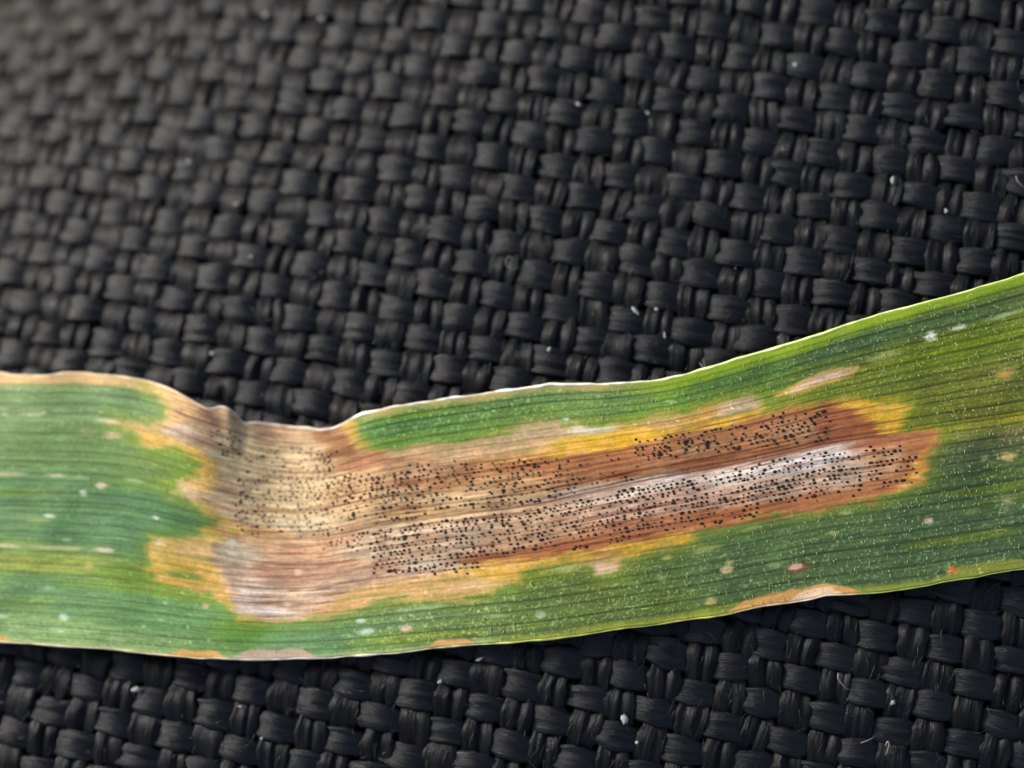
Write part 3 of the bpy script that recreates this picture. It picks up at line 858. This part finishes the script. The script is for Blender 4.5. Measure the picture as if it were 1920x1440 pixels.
dots['label'] = 'tiny black dots in rows'

# short stiff hairs of the green tissue
hx = rng.uniform(-40, 1960, 9000); ht = rng.uniform(.02, .985, 9000)
hy, hv, _ = leaf_point(hx, ht)
ok = (polygon_distance(P_CHLOROTIC, hx, hy) > 4) & (rng.random(9000) < .14 + .42 * smooth(500, 760, hx))
hx, ht = hx[ok], ht[ok]
hp, _, _ = on_leaf(hx, ht)
paths, rads = [], []
for k in range(len(hp)):
    a = rng.normal(-1.25, .35)
    L = rng.uniform(2.2, 5.5) * PX
    if rng.random() < .06:
        L *= 1.7
    d = np.array([math.cos(a) * .9, math.sin(a) * .9, rng.uniform(.3, .8)])
    t = np.linspace(0, 1, 3)[:, None]
    paths.append(hp[k] + d * L * t + np.array([rng.normal(0, .15), 0, -.2]) * L * t ** 2)
    rads.append(rng.uniform(.5, .95) * PX)
v, f = fibre_mesh(paths, rads, 3)
hr = mesh_object('leaf_hairs', v, f, M_HAIR, blade)
hr['kind'] = 'stuff'


# ------------------------------------------------------------------ lint on the cloth
def speck(x, y, a, b, ang, mat, label, group):
    """small uneven crumb"""
    r = np.random.default_rng(int(x * 7 + y))
    nu, nv_ = 9, 6
    th = np.linspace(0, math.pi, nv_); ph = np.arange(nu) * 2 * math.pi / nu
    TH, PH = np.meshgrid(th, ph, indexing='ij')
    rad = 1 + .55 * (r.random(TH.shape) - .5) * 2 * np.sin(TH)
    q = np.stack([a * PX * rad * np.sin(TH) * np.cos(PH), b * PX * rad * np.sin(TH) * np.sin(PH), .45 * b * PX * rad * np.cos(TH)], -1)
    c, s = math.cos(ang), math.sin(ang)
    q = np.stack([q[..., 0] * c - q[..., 1] * s, q[..., 0] * s + q[..., 1] * c, q[..., 2]], -1)
    ob = mesh_object('lint_speck', q.reshape(-1, 3), grid_faces(nv_, nu, True)[:, ::-1], mat)
    ob.location = on_cloth(x, y, .00042 + b * PX * .3)
    ob['label'] = label; ob['category'] = 'lint'
    if group:
        ob['group'] = group
    return ob


OWN = {(1171, 1350): 'largest white lint crumb, on the fabric off the leaf\'s scorched margin',
       (1191, 582): 'slanting white lint flake beside the leaf\'s notched margin, next to a curled sliver',
       (1246, 628): 'thin upright pale lint sliver close to the leaf\'s notched margin',
       (255, 1293): 'bright white lint speck close under the leaf\'s all-green end',
       (398, 662): 'round pale lint speck close to the notch in the leaf'}
for x, y, a, b, g in ((497, 28, 9, 6, .2), (604, 36, 10, 5, -.4), (1085, 196, 8, 4, -.5), (1215, 212, 6, 3, -.7), (1491, 121, 6, 4, -1.0),
                      (1673, 338, 8, 4, 1.3), (354, 303, 6, 4, 1.2), (443, 383, 7, 4, .1), (1191, 582, 11, 4, -1.0), (1231, 580, 4, 4, 0),
                      (255, 1293, 9, 6, .1), (451, 1325, 5, 3, 0), (491, 1385, 4, 3, 0), (1171, 1350, 7, 11, .2), (1195, 1392, 4, 4, 0),
                      (1674, 1318, 5, 6, .3), (825, 1278, 6, 4, .5), (900, 1236, 9, 3, .4), (398, 662, 5, 5, 0), (471, 481, 4, 4, 0),
                      (1030, 655, 5, 5, .2), (1246, 628, 3, 7, .2), (1774, 395, 4, 5, .2)):
    own = OWN.get((x, y))
    side_ = 'notched' if y < 800 else 'scorched'
    speck(x, y, a * .8, b * .8, g, M_LINT, own or 'tiny pale lint speck on the fabric off the leaf\'s %s margin' % side_,
          None if own else 'pale lint specks off the %s margin' % side_)


def strand(x0, pts, rad, mat, label, group=None):
    p = np.array(pts, float)
    k = np.linspace(0, len(p) - 1, 22)
    sm = np.stack([np.interp(k, np.arange(len(p)), p[:, q]) for q in range(2)], 1)
    for _ in range(2):
        sm[1:-1] = (sm[:-2] + 2 * sm[1:-1] + sm[2:]) / 4
    w = on_cloth(sm[:, 0], sm[:, 1], .00048 + .00012 * np.sin(np.linspace(0, math.pi, 22)))
    v_, f_ = fibre_mesh([w], [rad * PX], 5)
    base = w.mean(0) - [0, 0, .0001]
    ob = mesh_object('lint_fibre', v_ - base, f_, mat)
    ob.location = base
    ob['label'] = label; ob['category'] = 'fibre'
    if group:
        ob['group'] = group


strand(0, [(1572, 1262), (1571, 1272), (1580, 1284), (1588, 1293), (1594, 1292)], 1.7, M_GREYLINT, 'short kinked grey fibre below the leaf edge')
strand(0, [(1614, 1393), (1626, 1389), (1636, 1384), (1640, 1380)], 1.4, M_GREYLINT, 'short straight grey fibre lying below the kinked fibre')
strand(0, [(1661, 1398), (1664, 1390), (1668, 1394), (1664, 1410), (1660, 1415)], 2.2, M_GREYLINT, 'thick hooked grey fibre below the kinked fibre')
strand(0, [(1312, 680), (1318, 690), (1326, 695), (1321, 684), (1318, 672)], 1.3, M_GREYLINT, 'bent grey fibre at the upper leaf margin')
strand(0, [(962, 486), (955, 480), (948, 488), (950, 500), (962, 506), (974, 500)], 1.3, M_GREYLINT, 'curled grey fibre loop above the leaf')
strand(0, [(1905, 330), (1908, 340), (1918, 350), (1930, 352)], 1.4, M_GREYLINT, 'curved grey fibre far above the rising leaf end')
